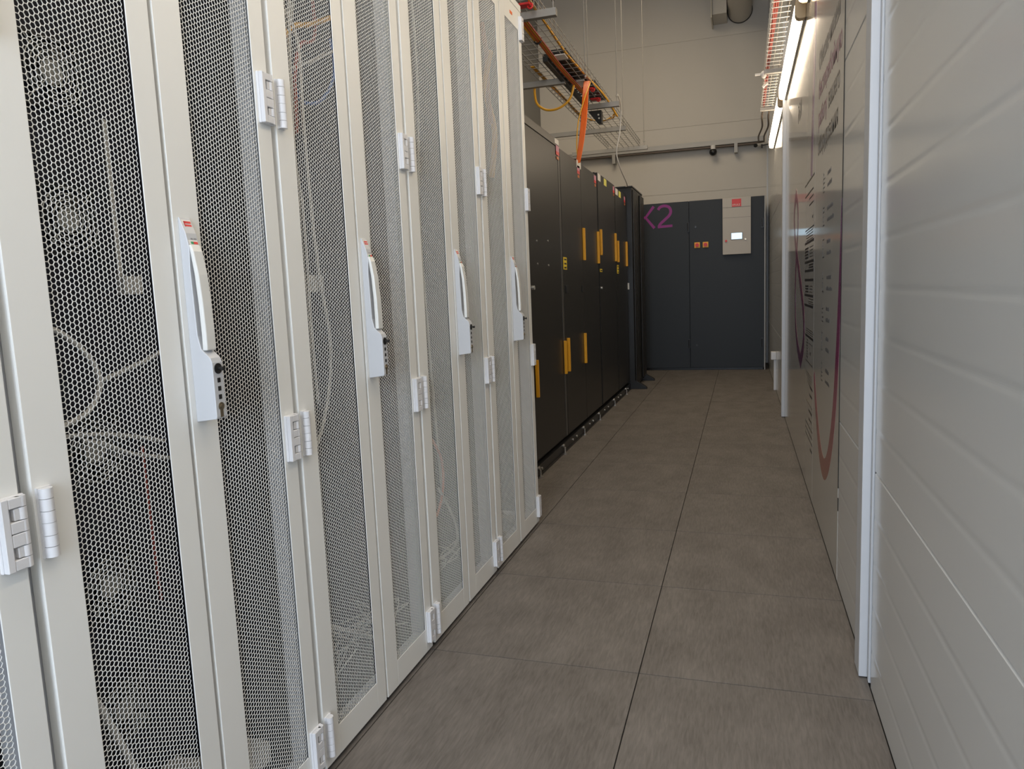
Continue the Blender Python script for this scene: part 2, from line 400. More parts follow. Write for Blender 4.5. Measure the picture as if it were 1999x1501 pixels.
    k.box((XR + .0405, ym - .0036, .8535), (XR + .0418, ym + .0036, .871)); k.build('key_cylinder', M_BRASS, hd)
    # sticker on the sloping top: white field, red frame with a blue corner, grey and green bars
    s = MB()
    def P(yf, zf, off):
        # point on the slope between (.0165,1.1385) and (.004,1.180)
        x = .0166 + (.0035 - .0166) * zf; z = 1.1385 + (1.180 - 1.1385) * zf
        return (XR + x + off + 0.0007, y0 + 0.002 + (y1 - y0 - 0.004) * yf, z)
    def Q(a0, a1, b0, b1, mi, off=0.0):
        s.mi = mi; s.add([P(a0, b0, off), P(a1, b0, off), P(a1, b1, off), P(a0, b1, off)], [(0, 1, 2, 3)])
    Q(0, 1, 0, 1, 0); Q(.18, .95, .86, .95, 1, .0004); Q(.18, .95, .74, .82, 1, .0004); Q(.18, .30, .42, .95, 1, .0004)
    Q(.42, .95, .62, .70, 3, .0004); Q(.42, .54, .42, .70, 3, .0004); Q(.66, .95, .50, .57, 3, .0004)
    Q(.30, .55, .22, .34, 4, .0004); Q(.62, .95, .22, .34, 4, .0004); Q(.2, .5, .04, .14, 2, .0004); Q(.5, .95, .04, .14, 1, .0004)
    s.build('sticker', [M_GRIP, M_RED, mat('green_ink', (0.03, 0.3, 0.12), 0.5), M_BLUE, mat('grey_ink', (0.25, 0.25, 0.27), 0.5)], hd, fixn=False)
    return t
RL = ['nearest white rack, mostly cut off by the left edge of the picture',
      'white rack with chrome fan guards behind its mesh, second from the left',
      'white rack with red, blue and yellow cables high behind its mesh',
      'white rack with white cables and a salmon cable loop low behind its mesh',
      'farthest white rack, orange mark at its top, next to the black cabinets']
racks = [make_rack(Y1 + 0.6 * (k - 1), RL[k]) for k in range(5)]
# orange mark and end cover of the last rack
MB().box((XR, 2.915, 2.136), (XR + 0.0012, 2.945, 2.147)).build('orange_mark', M_ORA, racks[4])
bx((XR - 0.02, 3.0772, 0.03), (XR - 1.08, 3.083, 2.19), 'end_cover', M_WHITE, racks[4])

# ------------------------------------------------------------------ fans, cables and boxes inside the racks
XF = -1.095
fan0 = None
for i, (z, pos) in enumerate(((1.436, 'topmost of the column behind the far left mesh'), (1.194, 'second from the top behind the far left mesh'), (0.79, 'just under the white cable arc behind the far left mesh'), (0.539, 'second from the bottom behind the far left mesh'), (0.30, 'lowest of the column, beside the slanting white cable'))):
    lab = 'round fan with wire guard, ' + pos
    if fan0 is None:
        t = fan0 = thing('cooling_fan', (XF, 0.99, z), lab, 'fan', 'fans with wire guards inside the far left rack')
        fr = MB()
        fr.box((XF - 0.005, 0.93, z - 0.06), (XF - 0.015, 1.05, z - 0.052)); fr.box((XF - 0.005, 0.93, z + 0.052), (XF - 0.015, 1.05, z + 0.06))
        fr.box((XF - 0.005, 0.93, z - 0.052), (XF - 0.015, 0.938, z + 0.052)); fr.box((XF - 0.005, 1.042, z - 0.052), (XF - 0.015, 1.05, z + 0.052))
        fr.build('housing', M_BLACK, t)
        gd = MB()
        for R in (0.014, 0.024, 0.034, 0.044, 0.054): gd.torus((XF + 0.002, 0.99, z), R, 0.0011, 0, 28, 5)
        for a in range(4):
            c, s_ = math.cos(PI/4 + a*PI/2), math.sin(PI/4 + a*PI/2)
            gd.cyl((XF, 0.99 + 0.01*c, z + 0.01*s_), (XF, 0.99 + 0.07*c, z + 0.07*s_), 0.0011, 5)
        gd.build('wire_guard', M_CHROME, t)
        MB().cyl((XF - 0.012, 0.99, z), (XF - 0.001, 0.99, z), 0.020, 20).build('hub', mat('hub_grey', (0.42, 0.41, 0.37), 0.35), t)
        for a in range(7):
            th = a * 2 * PI / 7; c, s_ = math.cos(th), math.sin(th); c2, s2 = math.cos(th + .5), math.sin(th + .5)
            bl = MB().add([(XF - .004, .99 + .019*c, z + .019*s_), (XF - .012, .99 + .019*c2, z + .019*s2), (XF - .013, .99 + .05*c2, z + .05*s2), (XF - .004, .99 + .05*c, z + .05*s_),
                      (XF - .0055, .99 + .019*c, z + .019*s_), (XF - .0135, .99 + .019*c2, z + .019*s2), (XF - .0145, .99 + .05*c2, z + .05*s2), (XF - .0055, .99 + .05*c, z + .05*s_)],
                     [(0,1,2,3),(7,6,5,4),(0,4,5,1),(1,5,6,2),(2,6,7,3),(3,7,4,0)])
            bl.build('blade', M_BLACK, t)
    else:
        t = fan0.copy(); col.objects.link(t); t.location = (XF, 0.99, z); t['label'] = lab
        for c in children(fan0):
            d = c.copy(); col.objects.link(d); d.parent = t

def cable(pts, r, m, label, group=None, name='cable', n=8, cat='cable'):
    return MB().tube(smooth(pts, 7), r, n).build(name, m, label=label, cat=cat, group=group)
# far left rack
XC = -0.955
cable([(-0.955, 0.77, 1.02), (-0.955, 0.801, 1.017), (-0.955, 0.826, 1.008), (-0.955, 0.858, 0.981), (-0.955, 0.881, 0.945), (-0.955, 0.879, 0.913), (-0.955, 0.854, 0.885), (-0.955, 0.817, 0.874), (-0.955, 0.78, 0.868)], 0.0042, M_WCAB, 'thin white cable bent into an arc in the middle of the far left mesh')
cable([(-1, 0.93, 0.925), (-1, 0.979, 0.937), (-1, 1.044, 0.954), (-1, 1.1, 0.98)], 0.004, M_WCAB, 'white cable rising rightward from the arc behind the far left mesh')
cable([(-0.955, 0.79, 0.47), (-0.955, 0.811, 0.437), (-0.955, 0.828, 0.394), (-0.955, 0.849, 0.337), (-0.955, 0.87, 0.277), (-0.955, 0.9, 0.19)], 0.006, M_WCAB, 'thick white cable slanting down behind the bottom of the far left mesh')
cable([(-1, 0.82, 0.845), (-1, 0.853, 0.847), (-1, 0.939, 0.833), (-1, 1.048, 0.8)], 0.0035, M_WCAB, 'upper thin white cable crossing a lower fan behind the far left mesh')
cable([(-1, 0.88, 0.835), (-1, 0.921, 0.82), (-1, 0.976, 0.792), (-1, 1.06, 0.765)], 0.0035, M_WCAB, 'lower thin white cable crossing a lower fan behind the far left mesh')
cable([(-1, 0.997, 0.8), (-1, 0.998, 0.681), (-1, 1.001, 0.586), (-1, 1.004, 0.517)], 0.0025, M_REDC, 'thin dark red cable hanging low behind the far left mesh')
t = thing('cable_duct', (-1.10, 1.10, 1.12), 'slim white cable duct ending in a square box behind the far left mesh', 'cable duct')
bx((-1.12, 1.092, 1.10), (-1.108, 1.103, 1.384), 'duct', M_WCAB, t); bx((-1.12, 1.130, 1.10), (-1.112, 1.136, 1.384), 'duct', M_WCAB, t)
bx((-1.125, 1.087, 1.066), (-1.09, 1.131, 1.10), 'box', M_WCAB, t, bev=0.002)
bx((-0.97, 0.752, 1.06), (-0.955, 0.782, 1.075), 'cable_clip', M_WCAB, label='small white clip at the left edge of the far left mesh', cat='clip')
t = thing('paper_stack', (-1.02, 1.10, 0.08), 'crumpled white sheets lying at the foot of the far left rack, behind the mesh', 'packaging')
bx((-1.08, 0.96, 0.082), (-0.96, 1.08, 0.15), 'sheet', M_WCAB, t); bx((-1.06, 1.09, 0.082), (-0.95, 1.2, 0.125), 'sheet', M_WCAB, t)
# second rack
rng = random.Random(3)
for pts_, word in (([(XC, 1.469, 1.673), (XC, 1.503, 1.641), (XC, 1.516, 1.59), (XC, 1.513, 1.489), (XC, 1.514, 1.341), (XC, 1.52, 1.203), (XC, 1.535, 1.072), (XC, 1.556, 0.961), (XC, 1.545, 0.85), (XC, 1.498, 0.745), (XC, 1.44, 0.675)], 'bowing out wide'),
        ([(XC, 1.49, 1.72), (XC, 1.477, 1.59), (XC, 1.466, 1.368), (XC, 1.481, 1.257), (XC, 1.483, 1.119), (XC, 1.478, 1.002), (XC, 1.485, 0.8)], 'the straight one'),
        ([(XC - .03, 1.55, 1.72), (XC - .03, 1.52, 1.6), (XC - .03, 1.50, 1.45), (XC - .03, 1.515, 1.30), (XC - .03, 1.49, 1.16), (XC - .03, 1.51, 1.0)], 'the wavy one')):
    cable(pts_, 0.0042, M_WCAB, 'white cable behind the mesh with red and blue cables, ' + word)
cable([(-0.96, 1.45, 1.6), (-0.96, 1.502, 1.65), (-0.96, 1.58, 1.68), (-0.96, 1.673, 1.725)], 0.006, M_FIB, 'yellow cable crossing high behind the mesh of the second full rack')
cable([(-0.96, 1.584, 1.78), (-0.96, 1.6, 1.7), (-0.96, 1.585, 1.645), (-0.96, 1.53, 1.62), (-0.96, 1.5, 1.55), (-0.97, 1.505, 1.42)], 0.0045, M_REDC, 'red cable with a bend high behind the mesh of the second full rack')
cable([(-0.97, 1.5, 1.56), (-0.97, 1.53, 1.5), (-0.97, 1.62, 1.52), (-0.97, 1.69, 1.6), (-0.97, 1.68, 1.68)], 0.004, M_BLUE, 'blue cable loop high behind the mesh of the second full rack')
cable([(-0.96, 1.47, 1.55), (-0.96, 1.55, 1.585), (-0.96, 1.64, 1.63), (-0.96, 1.7, 1.66)], 0.004, M_WCAB, 'grey-white cable slanting upward under the yellow one in the second full rack')
bx((-1.0, 1.485, 1.06), (-0.965, 1.565, 1.10), 'junction_box', M_WCAB, label='white junction box half way up behind the mesh of the second full rack', cat='box', bev=0.002)
cable([(-0.955, 1.4, 0.29), (-0.955, 1.45, 0.265), (-0.955, 1.575, 0.185), (-0.955, 1.68, 0.12)], 0.0055, M_WCAB, 'white cable lying across the bottom of the second full rack')
def tangle(y0, y1, z0, z1, n, seed, m, label, r=0.0022):
    R = random.Random(seed); mb = MB()
    for i in range(n):
        p = [(-0.93 - R.random()*0.12, R.uniform(y0, y1), R.uniform(z0, z1)) for _ in range(4)]
        mb.tube(smooth(p, 5), r, 5)
    return mb.build('cable_tangle', m, label=label, cat='cables', kind='stuff')
tangle(1.42, 1.85, 0.09, 0.20, 9, 5, M_WCAB, 'tangle of thin white cables on the floor of the second full rack')
tangle(2.0, 2.35, 0.09, 0.18, 7, 6, M_WCAB, 'tangle of thin white cables on the floor of the rack with the salmon loop')
tangle(2.02, 2.22, 1.30, 2.08, 7, 9, M_WCAB, 'bundle of grey-white cables high in the rack with the salmon loop')
for i, (dy, word) in enumerate(((0.09, 'left-hand'), (0.13, 'middle'), (0.19, 'right-hand'))):
    y = 1.955 + dy
    cable([(XC, y, 2.05), (XC, y + .02, 1.7), (XC - .02, y + .02, 1.3), (XC, y - .01, 1.0), (XC, y + .01, 0.7), (XC, y + .04, 0.35)], 0.0045, M_WCAB, 'long white cable behind the mesh of the rack with the salmon loop, %s of three' % word)
cable([(-0.94, 2.05, 0.62), (-0.94, 2.115, 0.562), (-0.94, 2.157, 0.502), (-0.94, 2.158, 0.415), (-0.94, 2.106, 0.344), (-0.94, 2.05, 0.33)], 0.0045, mat('salmon', (0.75, 0.28, 0.18), 0.5), 'salmon coloured cable loop low behind a mesh door')
cable([(-0.94, 2.12, 0.42), (-0.94, 2.231, 0.288), (-0.94, 2.257, 0.206), (-0.94, 2.193, 0.183), (-0.94, 2.09, 0.192)], 0.0045, M_WCAB, 'white cable loop below the salmon one')
cable([(-0.94, 2.76, 2.06), (-0.94, 2.781, 2.008), (-0.95, 2.834, 1.957), (-0.94, 2.8, 1.83), (-0.94, 2.82, 1.7)], 0.010, M_ORD, 'orange cable bundle high behind the mesh of the farthest white rack')
cable([(-0.94, 2.85, 1.98), (-0.95, 2.8, 1.83), (-0.94, 2.86, 1.68), (-0.95, 2.83, 1.5)], 0.012, M_FIB, 'yellow cable bundle behind the mesh of the farthest white rack')
bx((-1.0, 2.66, 1.10), (-0.95, 2.74, 1.28), 'power_unit', M_GALV, label='grey metal unit half way up behind the mesh of the farthest white rack', cat='device', bev=0.002)

# ------------------------------------------------------------------ black cabinets
XB = -1.10
def bar_handle(t, y, z0, z1, w=0.02):
    h = MB().box((XB, y - w/2, z0), (XB + 0.018, y + w/2, z1))
    h.build('handle', M_YEL, t, bev=0.002, label='yellow upright bar handle')
def tag_label(t, y, z, m, w=0.03, h=0.05, name='label_sticker'):
    MB().box((XB, y - w/2, z - h/2), (XB + 0.0012, y + w/2, z + h/2)).build(name, m, t)
def logo(t, y, z):
    s = MB(); s.mi = 0; s.box((XB, y - .04, z), (XB + .0012, y + .04, z + .035)); s.mi = 1; s.box((XB, y - .04, z - .022), (XB + .0012, y + .04, z))
    s.mi = 2; s.box((XB, y - .03, z - .048), (XB + .0012, y + .03, z - .030)); s.build('badge', [M_PINK, M_RED, M_ORD], t)
def warn(t, y, z0, z1):
    s = MB(); s.mi = 0; s.box((XB, y - .045, z0), (XB + .001, y + .055, z1)); s.mi = 1; n = max(1, int((z1 - z0) / 0.025))
    for i in range(n):
        a = z0 + (z1 - z0) * (i + .25) / n; s.box((XB + .001, y - .020, a), (XB + .0014, y + .040, a + (z1-z0) / n * 0.4))
    s.build('warning_label', [M_YELL, M_TXT], t, label='yellow warning label')
def cabinet(y0, y1, top, label, doors):
    t = thing('power_cabinet', (XB - 0.4, (y0 + y1) / 2, 0), label, 'cabinet', 'black cabinets beyond the white racks')
    bx((XB - 0.022, y0, 0.085), (XB - 0.85, y1, top), 'body', M_CAB, t, bev=0.003)
    for a, b in doors:
        bx((XB - 0.020, a + 0.002, 0.088), (XB, b - 0.002, top - 0.004), 'door', M_CAB, t, bev=0.003)
    bx((XB - 0.03, y0, 0.0), (XB - 0.82, y1, 0.083), 'plinth', M_BLACK, t)
    return t
cA = cabinet(3.40, 4.635, 1.975, 'nearest black cabinet, door frame coloured lighter for its reflection', ())
fm = MB(); fy0, fy1, ft = 3.42, 4.633, 1.975
fm.box((XB - 0.02, fy0, ft - 0.045), (XB, fy1, ft)); fm.box((XB - 0.02, fy0, 0.088), (XB, fy0 + 0.035, ft - 0.045)); fm.box((XB - 0.02, fy1 - 0.035, 0.088), (XB, fy1, ft - 0.045))
fm.build('door_frame', M_CABF, cA, bev=0.002, label='door frame with reflection painted as lighter grey')
bx((XB - 0.02, fy0 + 0.036, 0.088), (XB - 0.003, fy1 - 0.036, ft - 0.047), 'door', M_CAB, cA, bev=0.002)
for y, z in ((4.03, 1.322), (4.28, 1.335), (4.03, 1.194), (4.28, 1.191)):
    MB().cyl((XB - 0.003, y, z), (XB + 0.001, y, z), 0.006, 10).build('screw', M_STEEL, cA)
MB().cyl((XB - 0.003, 3.90, 1.06), (XB + 0.012, 3.90, 1.06), 0.012, 14).build('lock', M_CHROME, cA)
bar_handle(cA, 3.90, 0.45, 0.66); bar_handle(cA, 4.600, 0.50, 0.715)
tag_label(cA, 4.575, 1.958, M_LABW, 0.10, 0.03); logo(cA, 4.59, 1.90)
cB = cabinet(4.645, 5.885, 1.935, 'second black cabinet from the white racks, with a pair of doors', ((4.645, 5.265), (5.265, 5.885)))
bar_handle(cB, 4.695, 0.505, 0.726); bar_handle(cB, 5.235, 0.504, 0.723); bar_handle(cB, 5.290, 1.25, 1.48); bar_handle(cB, 5.845, 1.24, 1.49)
warn(cB, 4.695, 1.173, 1.252); tag_label(cB, 5.215, 1.915, M_LABW, 0.14, 0.05); logo(cB, 5.20, 1.87); logo(cB, 5.82, 1.885)
for y in (4.72, 5.23): MB().box((XB, y - .03, 1.02), (XB + .006, y + .03, 1.07)).build('latch', M_BLACK, cB, bev=0.002)
bx((XB - 0.25, 5.56, 1.935), (XB - 0.05, 5.86, 1.965), 'roof_vent', M_BLACK, cB)
cC = cabinet(5.925, 6.745, 1.965, 'third black cabinet from the white racks, white and yellow stickers at its top', ((5.925, 6.745),))
bar_handle(cC, 5.975, 1.31, 1.516); bar_handle(cC, 6.695, 1.28, 1.53); warn(cC, 5.975, 1.175, 1.20)
tag_label(cC, 5.995, 1.93, M_LABW, 0.12, 0.055); tag_label(cC, 6.27, 1.925, M_PALEY, 0.12, 0.055); logo(cC, 6.70, 1.91)
MB().cyl((XB, 5.98, 1.045), (XB + .008, 5.98, 1.045), 0.010, 12).build('lock', M_CHROME, cC)
cD = cabinet(6.775, 7.44, 1.955, 'fourth black cabinet from the white racks, beside the ribbed black rack', ((6.775, 7.44),))
bar_handle(cD, 6.835, 1.276, 1.471); bar_handle(cD, 7.355, 1.25, 1.49); warn(cD, 6.835, 1.172, 1.25)
tag_label(cD, 6.86, 1.915, M_LABW, 0.13, 0.055); tag_label(cD, 7.04, 1.912, M_PALEY, 0.12, 0.055); logo(cD, 7.34, 1.89)
# rail with levelling feet along the floor
rail = thing('base_rail', (XB, 5.4, 0), 'black steel rail with bolts and levelling feet under the black cabinets', 'rail')
MB().box((XB - 0.028, 3.42, 0.012), (XB + 0.006, 7.44, 0.062)).box((XB - 0.028, 3.42, 0.0), (XB + 0.012, 7.44, 0.012)).build('rail', M_BLACK, rail, bev=0.002)
for y in (3.86, 4.46, 5.08, 5.68, 6.40, 7.10):
    k = MB().cyl((XB + 0.006, y, 0.052), (XB + 0.016, y, 0.052), 0.012, 10).cyl((XB + 0.018, y, 0.004), (XB + 0.018, y, 0.045), 0.006, 8).cyl((XB + 0.018, y, 0.0), (XB + 0.018, y, 0.008), 0.020, 14)
    k.build('levelling_foot', M_STEEL, rail)
for y in (3.93, 4.74, 4.86, 5.32, 5.45, 5.95, 6.12, 6.66, 6.80, 7.25):
    MB().cyl((XB + 0.006, y, 0.035), (XB + 0.012, y, 0.035), 0.009, 6).build('bolt', M_STEEL, rail)
# ribbed black rack at the end
t = thing('network_rack', (-1.4, 7.86, 0), 'tall ribbed black rack with splayed feet at the end of the cabinet row', 'rack')
bx((-1.80, 7.472, 0.03), (-1.045, 8.24, 2.03), 'body', M_CAB, t, bev=0.006)
for y in (7.50, 7.60, 7.70, 8.02, 8.12, 8.215):
    MB().box((-1.046, y - 0.03, 0.06), (-1.026, y + 0.03, 2.005)).build('rib', M_CAB, t, bev=0.009, seg=3)
bx((-1.80, 7.468, 2.03), (-1.04, 8.245, 2.042), 'roof_panel', M_BLACK, t)
for y in (7.49, 8.17):
    MB().prism([(-1.10, 0.0), (-0.93, 0.0), (-0.935, 0.02), (-1.045, 0.085), (-1.10, 0.085)], 1, y - 0.02, y + 0.04).build('foot', M_BLACK, t, bev=0.002)
bx((-1.128, 7.4685, 1.02), (-1.09, 7.472, 1.085), 'label_sticker', M_LABW, t)

# ------------------------------------------------------------------ cooling cabinet at the end
YC = 9.155
t = thing('cooling_cabinet', (-0.605, 9.5, 0), 'wide anthracite two-door cooling cabinet against the end wall, purple K2 on it', 'cabinet')
bx((-1.46, YC + 0.022, 0.03), (0.25, 9.92, 2.03), 'body', M_COOL, t)
bx((-1.44, YC + 0.04, 0.0), (0.24, 9.9, 0.03), 'plinth', M_BLACK, t)
dl = bx((-1.458, YC, 0.03), (-0.6075, YC + 0.022, 2.032), 'door', M_COOL, t, bev=0.003)
dr = bx((-0.6025, YC, 0.03), (0.249, YC + 0.022, 2.032), 'door', M_COOL, t, bev=0.003)
bx((0.250, YC + 0.002, 0.0), (0.262, 9.92, 2.035), 'edge_strip', M_GALV, t)
for x in (-0.618, 0.225):
    for z in (1.725, 0.325):
        MB().box((x - .012, YC - 0.016, z - 0.055), (x + .014, YC, z + 0.055)).cyl((x, YC - .016, z - .05), (x, YC - .016, z + .05), 0.009, 10).build('hinge', M_BLACK, t)
for z in (1.725, 0.305): MB().cyl((-0.53, YC - 0.006, z), (-0.53, YC, z), 0.013, 14).build('lock', M_BLACK, t)
for x in (-0.512, -0.415):
    sw = MB().box((x - .033, YC - 0.012, 1.475), (x + .033, YC, 1.542)).build('switch', M_YEL, t, bev=0.003, label='yellow isolator switch with red knob')
    MB().cyl((x, YC - 0.026, 1.509), (x, YC - 0.012, 1.509), 0.022, 18).box((x - .006, YC - .036, 1.488), (x + .006, YC - .026, 1.530)).build('knob', M_RED, sw)
cp = MB().box((-0.218, YC - 0.045, 1.376), (0.100, YC, 2.030)).build('control_panel', mat('panel_beige', (0.50, 0.46, 0.41), 0.45), t, bev=0.004, label='pale control panel with a lit screen')
MB().box((-0.216, YC - 0.0458, 1.918), (0.098, YC - 0.044, 1.921)).box((-0.216, YC - 0.0458, 1.800), (0.098, YC - 0.044, 1.802)).build('seam', M_DARK, cp)
MB().box((-0.126, YC - 0.051, 1.545), (0.010, YC - 0.045, 1.628)).build('bezel', M_GALV, cp, bev=0.002)
MB().box((-0.118, YC - 0.0525, 1.551), (0.001, YC - 0.0505, 1.622)).build('screen', M_SCREEN, cp)
MB().box((-0.112, YC - 0.049, 1.925), (-0.008, YC - 0.045, 2.012)).build('logo_plate', M_RED, cp)
MB().cyl((-0.178, YC - .058, 1.535), (-0.178, YC - .045, 1.535), 0.013, 14).build('stop_button', M_RED, cp)
MB().cyl((0.040, YC - .055, 1.545), (0.040, YC - .045, 1.545), 0.010, 12).build('key_switch', M_BRASS, cp)

def stroke(pts, wd, plane, d0, th, name, m, parent, taper=None):
    """flat ribbon of the given width along 2-D points; plane 'end' -> (x,z) at y=d0, 'wall' -> (y,z) at x=d0"""
    n = len(pts); L = []; Rr = []
    for i in range(n):
        a = Vector(pts[max(i-1, 0)]); b = Vector(pts[min(i+1, n-1)]); d = (b - a).normalized(); nn = Vector((-d.y, d.x))
        w_ = (wd[i] if isinstance(wd, (list, tuple)) else wd) / 2
        L.append(Vector(pts[i]) + nn * w_); Rr.append(Vector(pts[i]) - nn * w_)
    def P(q, k): return (q.x, d0 - th * k, q.y) if plane == 'end' else (d0 - th * k, q.x, q.y)
    vs = [P(q, 1) for q in L] + [P(q, 1) for q in Rr] + [P(q, 0) for q in L] + [P(q, 0) for q in Rr]
    fs = []
    for i in range(n - 1):
        fs += [(i, i+1, n+i+1, n+i), (2*n+i, 3*n+i, 3*n+i+1, 2*n+i+1), (i, 2*n+i, 2*n+i+1, i+1), (n+i, n+i+1, 3*n+i+1, 3*n+i)]
    fs += [(0, n, 3*n, 2*n), (n-1, 3*n-1, 4*n-1, 2*n-1)]
    return MB().add(vs, fs).build(name, m, parent)
def c2(pts, n=8): return [(p.x, p.y) for p in smooth([(a, b, 0) for a, b in pts], n)]
# K2 in purple tape
s = MB()
stroke([(-1.20, 2.0), (-1.20, 1.745)], 0.035, 'end', YC, 0.001, 'letter_stroke', M_PURP, dl)
stroke([(-1.20, 1.873), (-1.12, 1.873)], 0.03, 'end', YC, 0.001, 'letter_stroke', M_PURP, dl)
stroke([(-1.02, 2.000), (-1.12, 1.873), (-1.015, 1.742)], 0.033, 'end', YC, 0.0012, 'letter_stroke', M_PURP, dl)
stroke(c2([(-0.968, 1.955), (-0.945, 1.985), (-0.895, 1.998), (-0.84, 1.98), (-0.818, 1.93), (-0.838, 1.88), (-0.90, 1.825), (-0.945, 1.785), (-0.962, 1.752)]), 0.033, 'end', YC, 0.001, 'letter_stroke', M_PURP, dl)
stroke([(-0.975, 1.752), (-0.800, 1.757)], 0.030, 'end', YC, 0.0012, 'letter_stroke', M_PURP, dl)

def text(body, size, m, parent, plane, ox, oz, d, name='lettering', bold=0.0, sx=1.0):
    cu = bpy.data.curves.new('txt', 'FONT'); cu.body = body; cu.size = size; cu.extrude = 0.0003; cu.offset = bold; cu.resolution_u = 3
    o = bpy.data.objects.new('txt', cu); col.objects.link(o)
    bpy.context.view_layer.update()
    dg = bpy.context.evaluated_depsgraph_get(); me = bpy.data.meshes.new_from_object(o.evaluated_get(dg)); bpy.data.objects.remove(o)
    me.materials.clear(); me.materials.append(m)
    org = ORG[parent.name]
    for v in me.vertices:
        x, y, z = v.co; x *= sx
        if plane == 'end': q = (ox + x, d - z, oz + y)
        else: q = (d - z, ox - x, oz + y)
        v.co = (q[0] - org.x, q[1] - org.y, q[2] - org.z)
    me.name = name
    o = bpy.data.objects.new(name, me); col.objects.link(o); o.parent = parent; ORG[o.name] = org; return o, me
text('STULZ', 0.030, M_LABW, cp, 'end', -0.106, 1.935, YC - 0.0495, sx=1.0)

# ------------------------------------------------------------------ wall poster
t = thing('wall_graphic', (XW, 4.2, 0), 'glossy wall graphic with Cyrillic slogan, rack diagrams and a looping purple-red ribbon', 'poster')
XP = XW - 0.0008
bx((XP, 2.632, 0.008), (XW, 3.570, 3.2), 'film_sheet', M_FILM, t); bx((XP, 3.574, 0.008), (XW, 5.88, 3.2), 'film_sheet', M_FILM, t)
MB().box((XP - 0.0008, 2.624, 0.335), (XW, 2.632, 3.2)).box((XP - 0.0008, 2.620, 0.256), (XW, 2.630, 0.30)).build('edge_gap', M_JOINT, t)
for body, y, z, m, sz, sx in (('Обеспечиваем', 3.455, 1.905, M_TXT, 0.1, 0.98), ('бесперебойную', 3.455, 1.79, M_TXTP, 0.1, 0.98), ('работу', 3.455, 1.675, M_TXTP, 0.1, 0.98), ('вашего', 3.08, 1.675, M_TXT, 0.1, 0.98), ('оборудования', 3.455, 1.56, M_TXT, 0.1, 0.98), ('РВИ', 4.66, 1.93, M_TXT, 0.13, 1.0)):
    o, me = text(body, sz, m, t, 'wall', y, z, XP, bold=0.0008, sx=sx)
    ys = [v.co.y for v in me.vertices]; pass
stroke(c2([(3.60, 2.9), (3.615, 2.45), (3.66, 2.1), (3.72, 1.8), (3.775, 1.52)]), [0.09] * 33, 'wall', XP, 0.0004, 'ribbon', M_RIBBON, t)
rb = [(2.646, 1.30), (2.654, 1.12), (2.672, 0.94), (2.705, 0.77), (2.76, 0.60), (2.84, 0.46), (2.95, 0.345), (3.08, 0.290), (3.22, 0.32), (3.35, 0.41), (3.46, 0.52), (3.53, 0.62)]
rw = [0.008, 0.034, 0.068, 0.08, 0.082, 0.082, 0.082, 0.085, 0.08, 0.07, 0.06, 0.04]
p = c2(rb, 6); wds = [rw[min(i // 6, len(rw)-1)] * (1 - (i % 6)/6) + rw[min(i // 6 + 1, len(rw)-1)] * ((i % 6)/6) for i in range(len(p))]
stroke(p, wds, 'wall', XP, 0.0004, 'ribbon', M_RIBBON, t)
stroke(c2([(4.775, 1.55), (4.64, 1.46), (4.62, 1.34), (4.70, 1.22), (4.78, 1.08), (4.80, 0.92), (4.74, 0.76), (4.56, 0.65), (4.36, 0.60)]), 0.075, 'wall', XP, 0.0004, 'ribbon', M_LOOP, t)
stroke(c2([(4.775, 1.55), (4.93, 1.46), (4.90, 1.34), (4.78, 1.24), (4.62, 1.15), (4.40, 1.03), (4.20, 0.90), (4.12, 0.79), (4.18, 0.68), (4.36, 0.585)]), 0.075, 'wall', XP - 0.0004, 0.0004, 'ribbon', M_LOOP, t)
# rack diagram column
dg_ = MB()
def bar(y0, y1, z, h, mi=0): dg_.mi = mi; dg_.box((XP - 0.0004, y0, z - h/2), (XP, y1, z + h/2))
for z, y0, y1, h in ((1.512, 3.6, 4.13, .008), (1.455, 3.645, 4.10, .008), (1.425, 3.65, 3.88, .006), (1.395, 3.64, 3.86, .007), (1.33, 3.66, 3.70, .012), (1.285, 3.6, 4.08, .005)):
    bar(y0, y1, z, h)
for i in range(4): bar(3.66, 4.02, 1.272 - i * 0.013, .004, 1)
for z in (1.222, 1.128, 1.085, 1.04, 0.965, 0.915): bar(3.6, 4.10, z, .012)
for z in (1.195, 1.18, 1.165, 1.15): bar(3.88, 4.09, z, .009); bar(3.64, 3.82, z, .004, 1)
for z in (1.112, 1.10): bar(3.62, 3.86, z, .008)
for z in (1.01, 0.997, 0.983): bar(3.86, 4.06, z, .008); bar(3.65, 3.80, z, .004, 1)
for z in (0.95, 0.937, 0.927): bar(3.60, 3.85, z, .005, 1)
for z in (0.80, 0.79, 0.78): bar(3.6, 3.98, z, .004, 1)
bar(3.58, 4.03, 0.765, .012)
for i in range(7): bar(3.86, 3.95, 0.745 - i * .014, .007, 1); 
bar(3.62, 3.84, 0.735, .003, 1); bar(3.70, 3.76, 0.69, .012, 1); bar(3.60, 4.0, 0.64, .006, 1)
for i in range(5): bar(3.60 + .02*i, 4.0 - .04*i, 0.585 - i * .012, .004, 1)
bar(3.60, 3.74, 0.53, .012); bar(3.62, 3.76, 0.49, .010); bar(3.6, 3.95, 0.44, .004, 1); bar(3.62, 3.80, 0.41, .012); bar(3.64, 3.78, 0.37, .010)
for z in (0.33, 0.30, 0.27): bar(3.60, 3.98, z, .006)
bar(3.60, 3.70, 0.235, .012)
dg_.build('rack_diagram', [M_TXT, M_TXTG], t)
